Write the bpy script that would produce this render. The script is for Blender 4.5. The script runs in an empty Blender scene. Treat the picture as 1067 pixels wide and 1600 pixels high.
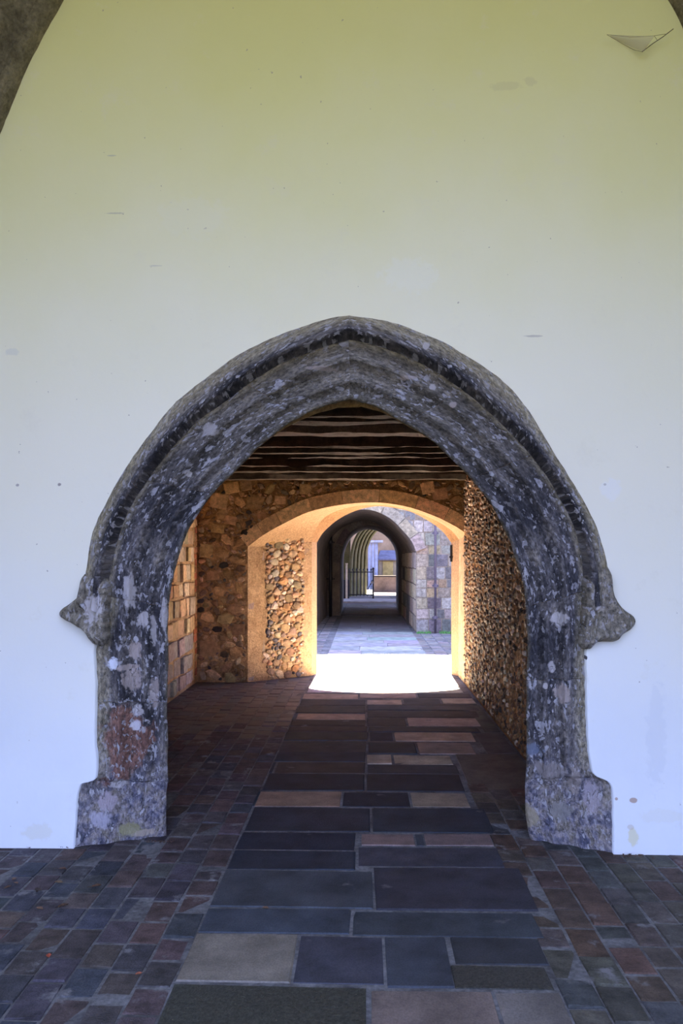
import bpy, math, random
from mathutils import Vector, Matrix, noise
R = random.Random(7)
C = bpy.context.scene.collection
SC = bpy.context.scene

# ------------------------------------------------------------------ camera
F = 1250.0            # focal length in pixels of the 1067x1600 frame
HZ = 872.0            # horizon row
EYE = 1.6
TH = math.atan(36.5 / F)
cam = bpy.data.cameras.new('camera'); cam.lens = F * 36 / 1600; cam.sensor_width = 36
cam.shift_y = (HZ - 800) / 1600; cam.clip_start = .05
co = bpy.data.objects.new('camera', cam); C.objects.link(co)
co.location = (0, 0, EYE); co.rotation_euler = (math.pi / 2, 0, TH)
SC.camera = co

# ------------------------------------------------------------------ light
w = bpy.data.worlds.new('sky'); SC.world = w; w.use_nodes = True
bg = w.node_tree.nodes['Background']
bg.inputs['Color'].default_value = (.40, .52, 1.0, 1); bg.inputs['Strength'].default_value = .80
sun = bpy.data.lights.new('sun', 'SUN'); sun.energy = 16.0; sun.angle = math.radians(.6); sun.color = (1, .80, .58)
so = bpy.data.objects.new('sun', sun); C.objects.link(so)
EL = math.radians(56.6)
so.rotation_euler = Vector((0.01, math.cos(EL), math.sin(EL))).to_track_quat('Z', 'Y').to_euler()
so.location = (0, 30, 30)
SC.view_settings.view_transform = 'Standard'; SC.view_settings.look = 'None'
SC.view_settings.gamma = 1; SC.view_settings.use_curve_mapping = False
SC.view_settings.exposure = 3.08
SC.cycles.max_bounces = 10; SC.cycles.diffuse_bounces = 8; SC.cycles.glossy_bounces = 3
SC.cycles.sample_clamp_indirect = 6; SC.cycles.caustics_reflective = False; SC.cycles.caustics_refractive = False

# ------------------------------------------------------------------ pixel -> place
def ray(px, py):
    a = (px - 533.5) / F
    return Vector((math.cos(TH) * a - math.sin(TH), math.sin(TH) * a + math.cos(TH), (HZ - py) / F))
def P(px, py, Y):
    d = ray(px, py); t = Y / d.y
    return Vector((d.x * t, Y, EYE + d.z * t))
def G(px, py):
    d = ray(px, py); t = -EYE / d.z
    return Vector((d.x * t, d.y * t, 0))
YW = G(570, 1331).y           # plaster wall plane

# ------------------------------------------------------------------ object helpers
def mesh(name, vs, fs, mat=None, cols=None, uvs=None, smooth=False):
    m = bpy.data.meshes.new(name); m.from_pydata([tuple(v) for v in vs], [], fs); m.update()
    if cols is not None:                       # one colour per vertex
        ca = m.color_attributes.new('Col', 'FLOAT_COLOR', 'POINT')
        flat = []
        for c in cols: flat += [c[0], c[1], c[2], 1]
        ca.data.foreach_set('color', flat)
    if uvs is not None:                        # one uv per vertex
        ul = m.uv_layers.new(name='UVMap')
        li = [0] * len(m.loops); m.loops.foreach_get('vertex_index', li)
        flat = []
        for i in li: flat += list(uvs[i])
        ul.data.foreach_set('uv', flat)
    if smooth: m.polygons.foreach_set('use_smooth', [True] * len(m.polygons))
    if mat: m.materials.append(mat)
    return m
def link(name, m, parent=None, kind=None, label=None, cat=None, group=None):
    o = bpy.data.objects.new(name, m); C.objects.link(o)
    if parent: o.parent = parent
    for k, v in (('kind', kind), ('label', label), ('category', cat), ('group', group)):
        if v: o[k] = v
    return o
class MB:
    def __init__(s): s.v = []; s.f = []; s.c = []
    def add(s, vs, fs, col=(1, 1, 1)):
        n = len(s.v); s.v += [Vector(v) for v in vs]; s.f += [tuple(i + n for i in f) for f in fs]; s.c += [col] * len(vs)
    def box(s, a, b, col=(1, 1, 1)):
        x0, y0, z0 = a; x1, y1, z1 = b
        s.add([(x0,y0,z0),(x1,y0,z0),(x1,y1,z0),(x0,y1,z0),(x0,y0,z1),(x1,y0,z1),(x1,y1,z1),(x0,y1,z1)],
              [(0,3,2,1),(4,5,6,7),(0,1,5,4),(1,2,6,5),(2,3,7,6),(3,0,4,7)], col)
    def tube(s, pts, r, n=8, col=(1, 1, 1), cap=True):
        pts = [Vector(p) for p in pts]; rs = r if isinstance(r, (list, tuple)) else [r] * len(pts)
        vs = []; fs = []
        for i, p in enumerate(pts):
            d = (pts[min(i + 1, len(pts) - 1)] - pts[max(i - 1, 0)]).normalized()
            a = d.orthogonal().normalized() if i == 0 else (a - d * a.dot(d)).normalized()
            b = d.cross(a)
            for k in range(n):
                t = 2 * math.pi * k / n; vs.append(p + (a * math.cos(t) + b * math.sin(t)) * rs[i])
        for i in range(len(pts) - 1):
            for k in range(n):
                fs.append((i*n+k, i*n+(k+1)%n, (i+1)*n+(k+1)%n, (i+1)*n+k))
        if cap: fs.append(tuple(range(n))[::-1]); fs.append(tuple((len(pts)-1)*n+k for k in range(n)))
        s.add(vs, fs, col)
    def build(s, name, mat, parent=None, smooth=False, **k):
        return link(name, mesh(name, s.v, s.f, mat, s.c, smooth=smooth), parent, **k)

# ------------------------------------------------------------------ materials
def nt(name):
    m = bpy.data.materials.new(name); m.use_nodes = True
    t = m.node_tree; return m, t, t.nodes, t.links, t.nodes['Principled BSDF']
def node(N, typ, **k):
    n = N.new(typ)
    for a, b in k.items(): setattr(n, a, b)
    return n
def ramp(N, stops, interp='LINEAR'):
    r = N.new('ShaderNodeValToRGB'); r.color_ramp.interpolation = interp
    e = r.color_ramp.elements
    while len(e) < len(stops): e.new(.5)
    for i, (p, c) in enumerate(stops):
        e[i].position = p; e[i].color = (c, c, c, 1) if isinstance(c, (int, float)) else (*c, 1)
    return r
def tnoise(N, L, vec, scale, detail=4, rough=.55, dist=0):
    n = N.new('ShaderNodeTexNoise'); n.inputs['Scale'].default_value = scale; n.inputs['Detail'].default_value = detail
    n.inputs['Roughness'].default_value = rough; n.inputs['Distortion'].default_value = dist
    if vec is not None: L.new(vec, n.inputs['Vector'])
    return n
def mix(N, L, fac, a, b, mode='MIX'):
    m = N.new('ShaderNodeMix'); m.data_type = 'RGBA'; m.blend_type = mode
    for i, v in ((0, fac), (6, a), (7, b)):
        if isinstance(v, (int, float)): m.inputs[i].default_value = v if i == 0 else (v, v, v, 1)
        elif isinstance(v, tuple): m.inputs[i].default_value = (*v, 1)
        else: L.new(v, m.inputs[i])
    return m.outputs[2]
def piece_mat(name, src='obj', tint=(1, 1, 1), rough=.8, scale=25, lo=.6, hi=1.3, bump=.3, bdist=.01, fine=120, spec=.3, stain=None):
    """stone / brick / wood: the piece's own colour times grain, plus bump."""
    m, t, N, L, b = nt(name)
    pos = N.new('ShaderNodeNewGeometry').outputs['Position']
    if src == 'obj': col = N.new('ShaderNodeObjectInfo').outputs['Color']
    elif src == 'attr':
        a = N.new('ShaderNodeAttribute'); a.attribute_name = 'Col'; col = a.outputs['Color']
    else: col = src
    n1 = tnoise(N, L, pos, scale, 6, .65)
    r1 = ramp(N, [(.3, lo), (.7, hi)]); L.new(n1.outputs['Fac'], r1.inputs[0])
    c = mix(N, L, 1.0, col, r1.outputs[0], 'MULTIPLY')
    n2 = tnoise(N, L, pos, fine, 3, .6)
    r2 = ramp(N, [(.35, .82), (.65, 1.12)]); L.new(n2.outputs['Fac'], r2.inputs[0])
    c = mix(N, L, 1.0, c, r2.outputs[0], 'MULTIPLY')
    c = mix(N, L, 1.0, c, tint, 'MULTIPLY')
    if stain:
        n3 = tnoise(N, L, pos, stain[1], 5, .6); r3 = ramp(N, [(stain[2], 0), (stain[2] + .08, 1)])
        L.new(n3.outputs['Fac'], r3.inputs[0]); c = mix(N, L, r3.outputs[0], c, stain[0])
    L.new(c, b.inputs['Base Color']); b.inputs['Roughness'].default_value = rough
    b.inputs['Specular IOR Level'].default_value = spec
    bm = N.new('ShaderNodeBump'); bm.inputs['Strength'].default_value = bump; bm.inputs['Distance'].default_value = bdist
    s = node(N, 'ShaderNodeMath', operation='ADD'); L.new(n1.outputs['Fac'], s.inputs[0]); L.new(n2.outputs['Fac'], s.inputs[1])
    L.new(s.outputs[0], bm.inputs['Height']); L.new(bm.outputs[0], b.inputs['Normal'])
    return m
def flat(c): 
    return c
M_brick = piece_mat('brick_paving', 'obj', rough=.75, scale=11, lo=.45, hi=1.6, spec=.3, bump=.6, stain=((.20, .19, .20), 6, .60))
M_brick_s = piece_mat('brick_paving_far', 'attr', rough=.55, scale=9, lo=.55, hi=1.4, spec=.5, bump=.35)
M_slab = piece_mat('paving_stone', 'obj', rough=.72, scale=5, lo=.60, hi=1.4, spec=.28, bump=.3, stain=((.17, .16, .17), 4, .66))
M_slab_s = piece_mat('paving_stone_far', 'attr', rough=.6, scale=4, lo=.65, hi=1.3, bump=.2)
M_stone = piece_mat('wall_stone', 'obj', rough=.85, scale=16, lo=.5, hi=1.35, bump=.6, bdist=.02)
M_stone_s = piece_mat('wall_stone_joined', 'attr', rough=.8, scale=16, lo=.5, hi=1.35, bump=.6, bdist=.02)
M_flint = piece_mat('flint_stone', 'obj', rough=.6, scale=30, lo=.5, hi=1.5, bump=.5, bdist=.015, spec=.5)
M_flint_s = piece_mat('flint_joined', 'attr', rough=.55, scale=30, lo=.4, hi=1.5, bump=.5, bdist=.015, spec=.5)
M_far = piece_mat('far_surface', 'attr', rough=.85, scale=2.5, lo=.6, hi=1.3, bump=.3)
M_iron = piece_mat('black_iron', 'attr', rough=.5, scale=40, bump=.1)
M_wood = piece_mat('old_timber', 'attr', rough=.8, scale=12, lo=.5, hi=1.4, bump=.5, bdist=.02)

def mortar_mat(name, col, col2, scale=6, bump=.8, dist=.04):
    m, t, N, L, b = nt(name)
    pos = N.new('ShaderNodeNewGeometry').outputs['Position']
    n1 = tnoise(N, L, pos, scale, 8, .7); r = ramp(N, [(.3, col), (.68, col2)]); L.new(n1.outputs['Fac'], r.inputs[0])
    n2 = tnoise(N, L, pos, 45, 5, .7); r2 = ramp(N, [(.3, .6), (.65, 1.25)]); L.new(n2.outputs['Fac'], r2.inputs[0])
    L.new(mix(N, L, 1.0, r.outputs[0], r2.outputs[0], 'MULTIPLY'), b.inputs['Base Color'])
    b.inputs['Roughness'].default_value = .9; b.inputs['Specular IOR Level'].default_value = .2
    s = node(N, 'ShaderNodeMath', operation='ADD'); L.new(n1.outputs['Fac'], s.inputs[0]); L.new(n2.outputs['Fac'], s.inputs[1])
    bm = N.new('ShaderNodeBump'); bm.inputs['Strength'].default_value = bump; bm.inputs['Distance'].default_value = dist
    L.new(s.outputs[0], bm.inputs['Height']); L.new(bm.outputs[0], b.inputs['Normal'])
    return m
M_joint = mortar_mat('paving_joint_mortar', (.05, .045, .045), (.24, .235, .245), 3, .4, .01)
M_mortar_warm = mortar_mat('warm_lime_mortar', (.34, .20, .10), (.62, .42, .24), 7)
M_mortar_dark = mortar_mat('sooty_mortar', (.14, .08, .04), (.66, .40, .19), 5)
M_mortar_far = mortar_mat('grey_lime_mortar', (.13, .12, .10), (.28, .25, .21), 4)
M_soffit = mortar_mat('smooth_ashlar', (.27, .165, .085), (.36, .225, .12), 3, .25, .01)
M_vault = mortar_mat('old_limewash', (.52, .50, .28), (.62, .60, .36), 2, .2, .01)
M_lawn = mortar_mat('lawn', (.040, .040, .012), (.065, .060, .020), 3, .3, .02)
M_outer = mortar_mat('weathered_outer_flint', (.06, .055, .05), (.16, .14, .12), 6)
M_moss = mortar_mat('mossy_stone', (.06, .065, .02), (.15, .13, .075), 2.5, .4, .02)
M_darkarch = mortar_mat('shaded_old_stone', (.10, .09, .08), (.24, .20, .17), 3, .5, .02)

def add_spots(N, L, pos, c, spots, ns=22):
    nd = tnoise(N, L, pos, ns, 3, .6)
    for (px, py, rx, rz, col, st) in spots:
        q = P(px, py, YW)
        mp = N.new('ShaderNodeMapping'); mp.vector_type = 'POINT'
        mp.inputs['Location'].default_value = (-q.x / rx, 0, -q.z / rz); mp.inputs['Scale'].default_value = (1 / rx, 0, 1 / rz)
        L.new(pos, mp.inputs['Vector'])
        ln = node(N, 'ShaderNodeVectorMath', operation='LENGTH'); L.new(mp.outputs[0], ln.inputs[0])
        ad = node(N, 'ShaderNodeMath', operation='MULTIPLY_ADD'); L.new(nd.outputs['Fac'], ad.inputs[0]); ad.inputs[1].default_value = 1.6; L.new(ln.outputs['Value'], ad.inputs[2])
        rr = node(N, 'ShaderNodeMapRange', interpolation_type='SMOOTHSTEP'); L.new(ad.outputs[0], rr.inputs[0])
        rr.inputs[1].default_value = 1.9; rr.inputs[2].default_value = 1.5; rr.inputs[3].default_value = 0; rr.inputs[4].default_value = st
        c = mix(N, L, rr.outputs[0], c, col)
    return c
def plaster_mat():
    m, t, N, L, b = nt('limewashed_plaster')
    pos = N.new('ShaderNodeNewGeometry').outputs['Position']
    n1 = tnoise(N, L, pos, 1.3, 5, .55)
    base = ramp(N, [(.35, (.80, .80, .80)), (.65, (.87, .87, .88))]); L.new(n1.outputs['Fac'], base.inputs[0])
    c = base.outputs[0]
    # light put into the colour: yellow bounce high up, sky-lit white below
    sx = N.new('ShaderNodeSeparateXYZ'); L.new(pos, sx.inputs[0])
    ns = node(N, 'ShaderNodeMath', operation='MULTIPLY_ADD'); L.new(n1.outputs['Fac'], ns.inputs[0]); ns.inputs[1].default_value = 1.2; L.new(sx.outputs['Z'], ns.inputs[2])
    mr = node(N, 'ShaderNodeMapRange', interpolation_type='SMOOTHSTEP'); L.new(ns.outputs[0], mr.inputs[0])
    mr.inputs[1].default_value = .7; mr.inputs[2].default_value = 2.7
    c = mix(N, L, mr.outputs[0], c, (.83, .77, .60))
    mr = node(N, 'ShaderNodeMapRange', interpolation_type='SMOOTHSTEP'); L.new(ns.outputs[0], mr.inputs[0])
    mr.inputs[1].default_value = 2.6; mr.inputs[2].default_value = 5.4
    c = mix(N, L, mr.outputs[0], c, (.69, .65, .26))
    # faint smudges and speckle
    n2 = tnoise(N, L, pos, 4.5, 6, .7); r2 = ramp(N, [(.60, 0), (.75, .35)]); L.new(n2.outputs['Fac'], r2.inputs[0])
    c = mix(N, L, r2.outputs[0], c, (.72, .66, .50))
    n3 = tnoise(N, L, pos, 38, 2, .5); r3 = ramp(N, [(.765, 0), (.785, .7)]); L.new(n3.outputs['Fac'], r3.inputs[0])
    c = mix(N, L, r3.outputs[0], c, (.34, .28, .22))
    # individual blemishes: (x px, y px, rx m, rz m, colour, strength)
    spots = [(93,757,.012,.010,(.30,.25,.22),.9),(27,758,.010,.008,(.35,.30,.27),.8),(963,1248,.010,.010,(.50,.36,.27),.9),
             (989,1251,.020,.016,(.48,.34,.26),.9),(990,1308,.030,.05,(.75,.68,.40),.7),(1025,1150,.055,.30,(.62,.62,.64),.22),
             (790,135,.09,.025,(.56,.51,.27),.35),(828,128,.04,.03,(.54,.48,.27),.35),(985,1292,.02,.015,(.6,.5,.35),.5),
             (1035,1275,.14,.04,(.80,.76,.58),.3),(955,765,.06,.06,(.80,.80,.84),.3),(60,1300,.10,.05,(.75,.70,.50),.4),
             (945,757,.008,.007,(.45,.40,.33),.7),(640,430,.16,.10,(.80,.77,.62),.4),(300,340,.20,.12,(.76,.72,.52),.35),
             (915,1028,.012,.012,(.05,.04,.04),.95),(20,550,.04,.02,(.62,.60,.50),.5),(835,525,.05,.006,(.40,.36,.30),.6),
             (180,333,.05,.005,(.40,.37,.30),.6),(175,243,.03,.004,(.45,.42,.33),.6),(245,415,.04,.004,(.5,.46,.38),.5)]
    c = add_spots(N, L, pos, c, spots)
    L.new(c, b.inputs['Base Color']); b.inputs['Roughness'].default_value = .9; b.inputs['Specular IOR Level'].default_value = .15
    nb = tnoise(N, L, pos, 7, 5, .5)
    bm = N.new('ShaderNodeBump'); bm.inputs['Strength'].default_value = .25; bm.inputs['Distance'].default_value = .012
    L.new(nb.outputs['Fac'], bm.inputs['Height']); L.new(bm.outputs[0], b.inputs['Normal'])
    return m
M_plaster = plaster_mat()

def arch_mat():
    """weathered painted stone: dark coat flaking off along the mouldings (uv: x across, y along, in metres; Col.r = how far out)"""
    m, t, N, L, b = nt('flaking_dark_stone')
    uv = N.new('ShaderNodeUVMap').outputs[0]
    pos = N.new('ShaderNodeNewGeometry').outputs['Position']
    at = N.new('ShaderNodeAttribute'); at.attribute_name = 'Col'
    sc = N.new('ShaderNodeSeparateColor'); L.new(at.outputs['Color'], sc.inputs[0])
    mp = N.new('ShaderNodeMapping'); mp.inputs['Scale'].default_value = (1, .28, 1); L.new(uv, mp.inputs['Vector']); st = mp.outputs[0]
    mp2 = N.new('ShaderNodeMapping'); mp2.inputs['Scale'].default_value = (1, .5, 1); L.new(uv, mp2.inputs['Vector']); st2 = mp2.outputs[0]
    a = tnoise(N, L, st, 9, 8, .7)
    base = ramp(N, [(.32, (.014, .013, .016)), (.46, (.046, .042, .046)), (.56, (.12, .105, .10)), (.68, (.27, .23, .19))])
    L.new(a.outputs['Fac'], base.inputs[0]); c = base.outputs[0]
    # brown-grey where the dark coat is thin (outer hood, crown)
    o = ramp(N, [(.3, (.14, .115, .075)), (.5, (.28, .235, .16)), (.7, (.42, .37, .29))]); n4 = tnoise(N, L, st, 14, 6, .7); L.new(n4.outputs['Fac'], o.inputs[0])
    c = mix(N, L, sc.outputs[0], c, o.outputs[0])
    # bluish mottled lower stones
    lo = ramp(N, [(.30, (.04, .05, .09)), (.44, (.14, .13, .17)), (.54, (.27, .23, .22)), (.62, (.18, .15, .11)), (.72, (.48, .42, .40))])
    n5 = tnoise(N, L, pos, 11, 7, .68, .4); L.new(n5.outputs['Fac'], lo.inputs[0])
    c = mix(N, L, sc.outputs[1], c, lo.outputs[0])
    # red-brown bared stone
    rb = ramp(N, [(.3, (.10, .045, .035)), (.7, (.26, .13, .09))]); L.new(n4.outputs['Fac'], rb.inputs[0])
    n6 = tnoise(N, L, pos, 7, 5, .7); mm = node(N, 'ShaderNodeMath', operation='ADD'); L.new(sc.outputs[2], mm.inputs[0]); L.new(n6.outputs['Fac'], mm.inputs[1])
    r6 = ramp(N, [(.98, 0), (1.0, 1)]); mm2 = node(N, 'ShaderNodeMath', operation='SUBTRACT'); L.new(mm.outputs[0], mm2.inputs[0]); mm2.inputs[1].default_value = .1
    r6 = ramp(N, [(.64, 0), (.76, .9)]); L.new(mm2.outputs[0], r6.inputs[0])
    c = mix(N, L, r6.outputs[0], c, rb.outputs[0])
    hf = tnoise(N, L, st2, 60, 5, .75); rh = ramp(N, [(.36, .35), (.5, 1.0), (.64, 1.7)]); L.new(hf.outputs['Fac'], rh.inputs[0])
    c = mix(N, L, 1.0, c, rh.outputs[0], 'MULTIPLY')
    # flaked pale patches, big and small
    v1 = tnoise(N, L, st2, 17, 4, .6, .3); r1 = ramp(N, [(.60, 0), (.62, 1)]); L.new(v1.outputs['Fac'], r1.inputs[0])
    v3 = tnoise(N, L, st2, 46, 3, .6, .2); r3 = ramp(N, [(.565, 0), (.60, .9)]); L.new(v3.outputs['Fac'], r3.inputs[0])
    mk = tnoise(N, L, uv, 3.2, 3, .5); rk = ramp(N, [(.38, .15), (.55, 1)]); L.new(mk.outputs['Fac'], rk.inputs[0])
    f3 = node(N, 'ShaderNodeMath', operation='MULTIPLY'); L.new(r3.outputs[0], f3.inputs[0]); L.new(rk.outputs[0], f3.inputs[1])
    pc = ramp(N, [(.3, (.26, .24, .25)), (.7, (.52, .49, .50))]); n7 = tnoise(N, L, pos, 30, 4, .6); L.new(n7.outputs['Fac'], pc.inputs[0])
    c = mix(N, L, r1.outputs[0], c, pc.outputs[0]); c = mix(N, L, f3.outputs[0], c, pc.outputs[0])
    PL = (.50, .45, .43); PK = (.42, .34, .30)
    c = add_spots(N, L, pos, c, [(153,950,.055,.085,PL,.95),(194,925,.030,.11,PL,.9),(212,970,.035,.05,PL,.9),(242,965,.022,.10,PL,.8),(226,990,.012,.10,PL,.8),
        (200,1020,.035,.06,PK,.9),(190,1047,.055,.02,PK,.9),(195,1068,.045,.07,PK,.85),(170,1040,.03,.035,(.72,.72,.78),.95),(226,1090,.025,.09,PK,.7),
        (203,1118,.035,.03,PL,.8),(200,1142,.03,.03,(.62,.58,.60),.9),(255,1060,.012,.12,PK,.8),(176,1232,.04,.03,PL,.8),(160,1260,.05,.06,(.46,.38,.40),.8),(150,1288,.06,.05,(.50,.46,.52),.7),
        (193,1310,.07,.04,(.30,.27,.12),.7),(210,1318,.06,.02,(.42,.34,.26),.8),(882,970,.040,.04,PL,.95),(872,1048,.022,.03,PL,.9),(886,1088,.038,.055,PK,.9),(862,1078,.014,.02,PL,.9),
        (842,1185,.06,.04,(.18,.20,.26),.8),(870,1215,.09,.05,(.26,.22,.20),.8),(930,1250,.05,.10,(.42,.36,.38),.7),(885,1280,.07,.06,(.24,.22,.20),.8),(838,1295,.05,.07,(.34,.28,.18),.8),
        (905,1225,.03,.10,(.34,.28,.24),.7),(665,545,.02,.02,PL,.9),(678,600,.022,.02,PL,.9),(710,628,.02,.018,PK,.9),(325,668,.05,.04,PL,.7),(286,736,.018,.02,PL,.85),(500,570,.09,.012,PK,.7),(640,585,.06,.012,PK,.7),(930,950,.03,.02,PL,.8),(940,1000,.05,.02,(.30,.25,.18),.7)], 30)
    L.new(c, b.inputs['Base Color']); b.inputs['Roughness'].default_value = .75; b.inputs['Specular IOR Level'].default_value = .3
    s = node(N, 'ShaderNodeMath', operation='ADD'); L.new(a.outputs['Fac'], s.inputs[0]); L.new(v3.outputs['Fac'], s.inputs[1])
    s2 = node(N, 'ShaderNodeMath', operation='ADD'); L.new(s.outputs[0], s2.inputs[0]); L.new(r1.outputs[0], s2.inputs[1])
    bm = N.new('ShaderNodeBump'); bm.inputs['Strength'].default_value = .9; bm.inputs['Distance'].default_value = .018
    L.new(s2.outputs[0], bm.inputs['Height']); L.new(bm.outputs[0], b.inputs['Normal'])
    return m
M_arch = arch_mat()

# ------------------------------------------------------------------ curves
def catmull(pts, n):
    out = []
    k = len(pts)
    for i in range(k - 1):
        p0 = pts[max(i-1, 0)]; p1 = pts[i]; p2 = pts[i+1]; p3 = pts[min(i+2, k-1)]
        for j in range(n):
            t = j / n
            out.append(.5*((2*p1)+(p2-p0)*t+(2*p0-5*p1+4*p2-p3)*t*t+(3*p1-p0-3*p2+p3)*t**3))
    out.append(pts[-1]); return out

YI = YW + .22
jl = [((260,1312),(117,1323)), ((260,1270),(121,1272)), ((261,1226),(127,1226)), ((262,1212),(152,1212)), ((262,1150),(150,1150)), ((262,1080),(151,1080)), ((262,1015),(150,1008))]
al = [((262,975),(165,957),(125,930)), ((267,921),(168,907),(134,898)), ((278,876),(179,853),(147,831)), ((296,826),(197,804),(174,772)),
      ((332,772),(228,750),(215,705)), ((368,736),(269,696),(269,637)), ((413,691),(314,651),(327,588)), ((458,658),(372,610),(395,543)),
      ((503,637),(431,570),(462,516)), ((528,630),(488,546),(510,499)), ((547,624),(545,528),(545,493))]
jr = [((828,1316),(957,1331)), ((821,1272),(956,1275)), ((820,1228),(953,1226)), ((821,1208),(925,1205)), ((822,1150),(917,1150)), ((822,1080),(915,1080)), ((823,1015),(915,1010))]
ar = [((823,975),(918,955),(957,930)), ((819,921),(913,890),(948,885)), ((805,871),(900,830),(931,826)), ((783,817),(880,785),(905,772)),
      ((756,772),(850,735),(864,705)), ((711,723),(812,688),(812,624)), ((666,682),(766,643),(758,577)), ((621,655),(712,598),(700,540)),
      ((585,635),(655,565),(630,511)), ((565,629),(600,541),(585,500)), ((547,624),(545,528),(545,493))]
def side(j, a):
    I = [P(*p[0], YI) for p in j] + [P(*p[0], YI) for p in a]
    Mc = [P(*p[1], YW + .02) for p in j] + [P(*p[1], YW + .02) for p in a]
    I[0].z = 0; Mc[0].z = 0
    nj = len(j)
    Ic = catmull(I, 8); Mcc = catmull(Mc, 8); Oc = catmull([P(*p[2], YW + .005) for p in a], 8)
    return Ic, Mcc, Oc, nj * 8
IL, ML, OL, NJ = side(jl, al)
IR, MR, OR_, _ = side(jr, ar)

# profile of the arch order: (u from inner to outer, depth behind the plaster plane as blend + relief)
PA = [(-.03, .30, 1), (0, 0, 0), (.05, -.012, 0), (.10, -.006, 0), (.16, .022, 0), (.22, .024, 0), (.27, -.004, 0), (.31, -.014, 0), (.36, -.004, 0),
      (.42, .02, 0), (.50, .026, 0), (.58, .02, 0), (.63, -.006, 0), (.67, -.018, 0), (.72, -.006, 0), (.80, .018, 0), (.90, .02, 0), (.97, .012, 0), (1.06, .012, 0)]
PH = [(-.04, .03), (-.01, .02), (.03, -.07), (.10, -.105), (.20, -.115), (.30, -.10), (.36, -.062), (.44, -.055), (.54, -.066), (.64, -.062), (.76, -.042), (.88, -.020), (1.0, -.004), (1.05, .008)]
def jit(p, s=22, a=.006):
    n = noise.noise_vector(p * s); n2 = noise.noise_vector(p * s * .3)
    return p + n * a * .6 + n2 * a
def order_piece(name, I, Mc, i0, i1, parent, left, jamb):
    vs, fs, cs, uvs = [], [], [], []
    K = len(PA); s = 0
    cut = .0015
    for q, i in enumerate(range(i0, i1 + 1)):
        a = I[i].copy(); c = Mc[i].copy()
        if q: s += ((I[i] - I[i-1]).length + (Mc[i] - Mc[i-1]).length) / 2
        if i == i0 and i0: a = a.lerp(I[i+1], .02); c = c.lerp(Mc[i+1], .02)
        if i == i1 and i1 < len(I) - 1: a = a.lerp(I[i-1], .04); c = c.lerp(Mc[i-1], .04)
        edge = min(q, i1 - i) ; dip = .006 if edge == 0 and 0 < i < len(I) - 1 else 0
        wd = (c - a).length
        for (u, d, back) in PA:
            uu = max(min(u, 1), 0)
            # lower down the mouldings are worn flat
            wear = 1 if i > NJ * .45 else .45
            p = a.lerp(c, u if not back else 0)
            if back: p = p + Vector((0, d, 0)) + (a - c).normalized() * -.10
            else: p.y += d * wear * 1.25 + dip
            p = jit(p, 20, .005 if i > 0 else .003)
            if i == 0: p.z = 0
            vs.append(p); uvs.append((u * wd, s + i0 * .37))
            z = p.z
            tan = max(0, min(1, (uu - (.84 if jamb else .90)) * 14)) * (.95 if jamb else .7) + (.5 if back or uu < .03 else 0)
            crown = max(0, (z - 1.9)) * .55
            low = max(0, min(.85, (.60 - z) * 2.2)) if jamb else 0
            red = 0
            if left and jamb: red = max(0, 1 - abs(z - .57) / .36) * max(0, 1 - abs(uu - .60) / .62) * .75
            cs.append((min(1, tan + crown), low, red))
    n = i1 - i0
    for q in range(n):
        for k in range(K - 1):
            f = (q*K+k, q*K+k+1, (q+1)*K+k+1, (q+1)*K+k)
            fs.append(f if left else f[::-1])
    return link(name, mesh(name, vs, fs, M_arch, cs, uvs, True), parent)
def hood_piece(name, Mc, O, off, i0, i1, parent, left):
    vs, fs, cs, uvs = [], [], [], []; K = len(PH); s = 0
    for q, i in enumerate(range(i0, i1 + 1)):
        a = Mc[off + i].copy(); c = O[i].copy()
        if q: s += (O[i] - O[i-1]).length
        if i == i1 and i1 < len(O) - 1: a = a.lerp(Mc[off+i-1], .04); c = c.lerp(O[i-1], .04)
        wd = (c - a).length
        for (u, d) in PH:
            p = a.lerp(c, u); p.y = YW + d
            p = jit(p, 17, .006)
            vs.append(p); uvs.append((u * wd + 3, s + i0 * .41))
            cs.append((max(0, min(1, (u - .30) * 2.6)), 0, 0))
    for q in range(i1 - i0):
        for k in range(K - 1):
            f = (q*K+k, q*K+k+1, (q+1)*K+k+1, (q+1)*K+k); fs.append(f if left else f[::-1])
    return link(name, mesh(name, vs, fs, M_arch, cs, uvs, True), parent)

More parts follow.
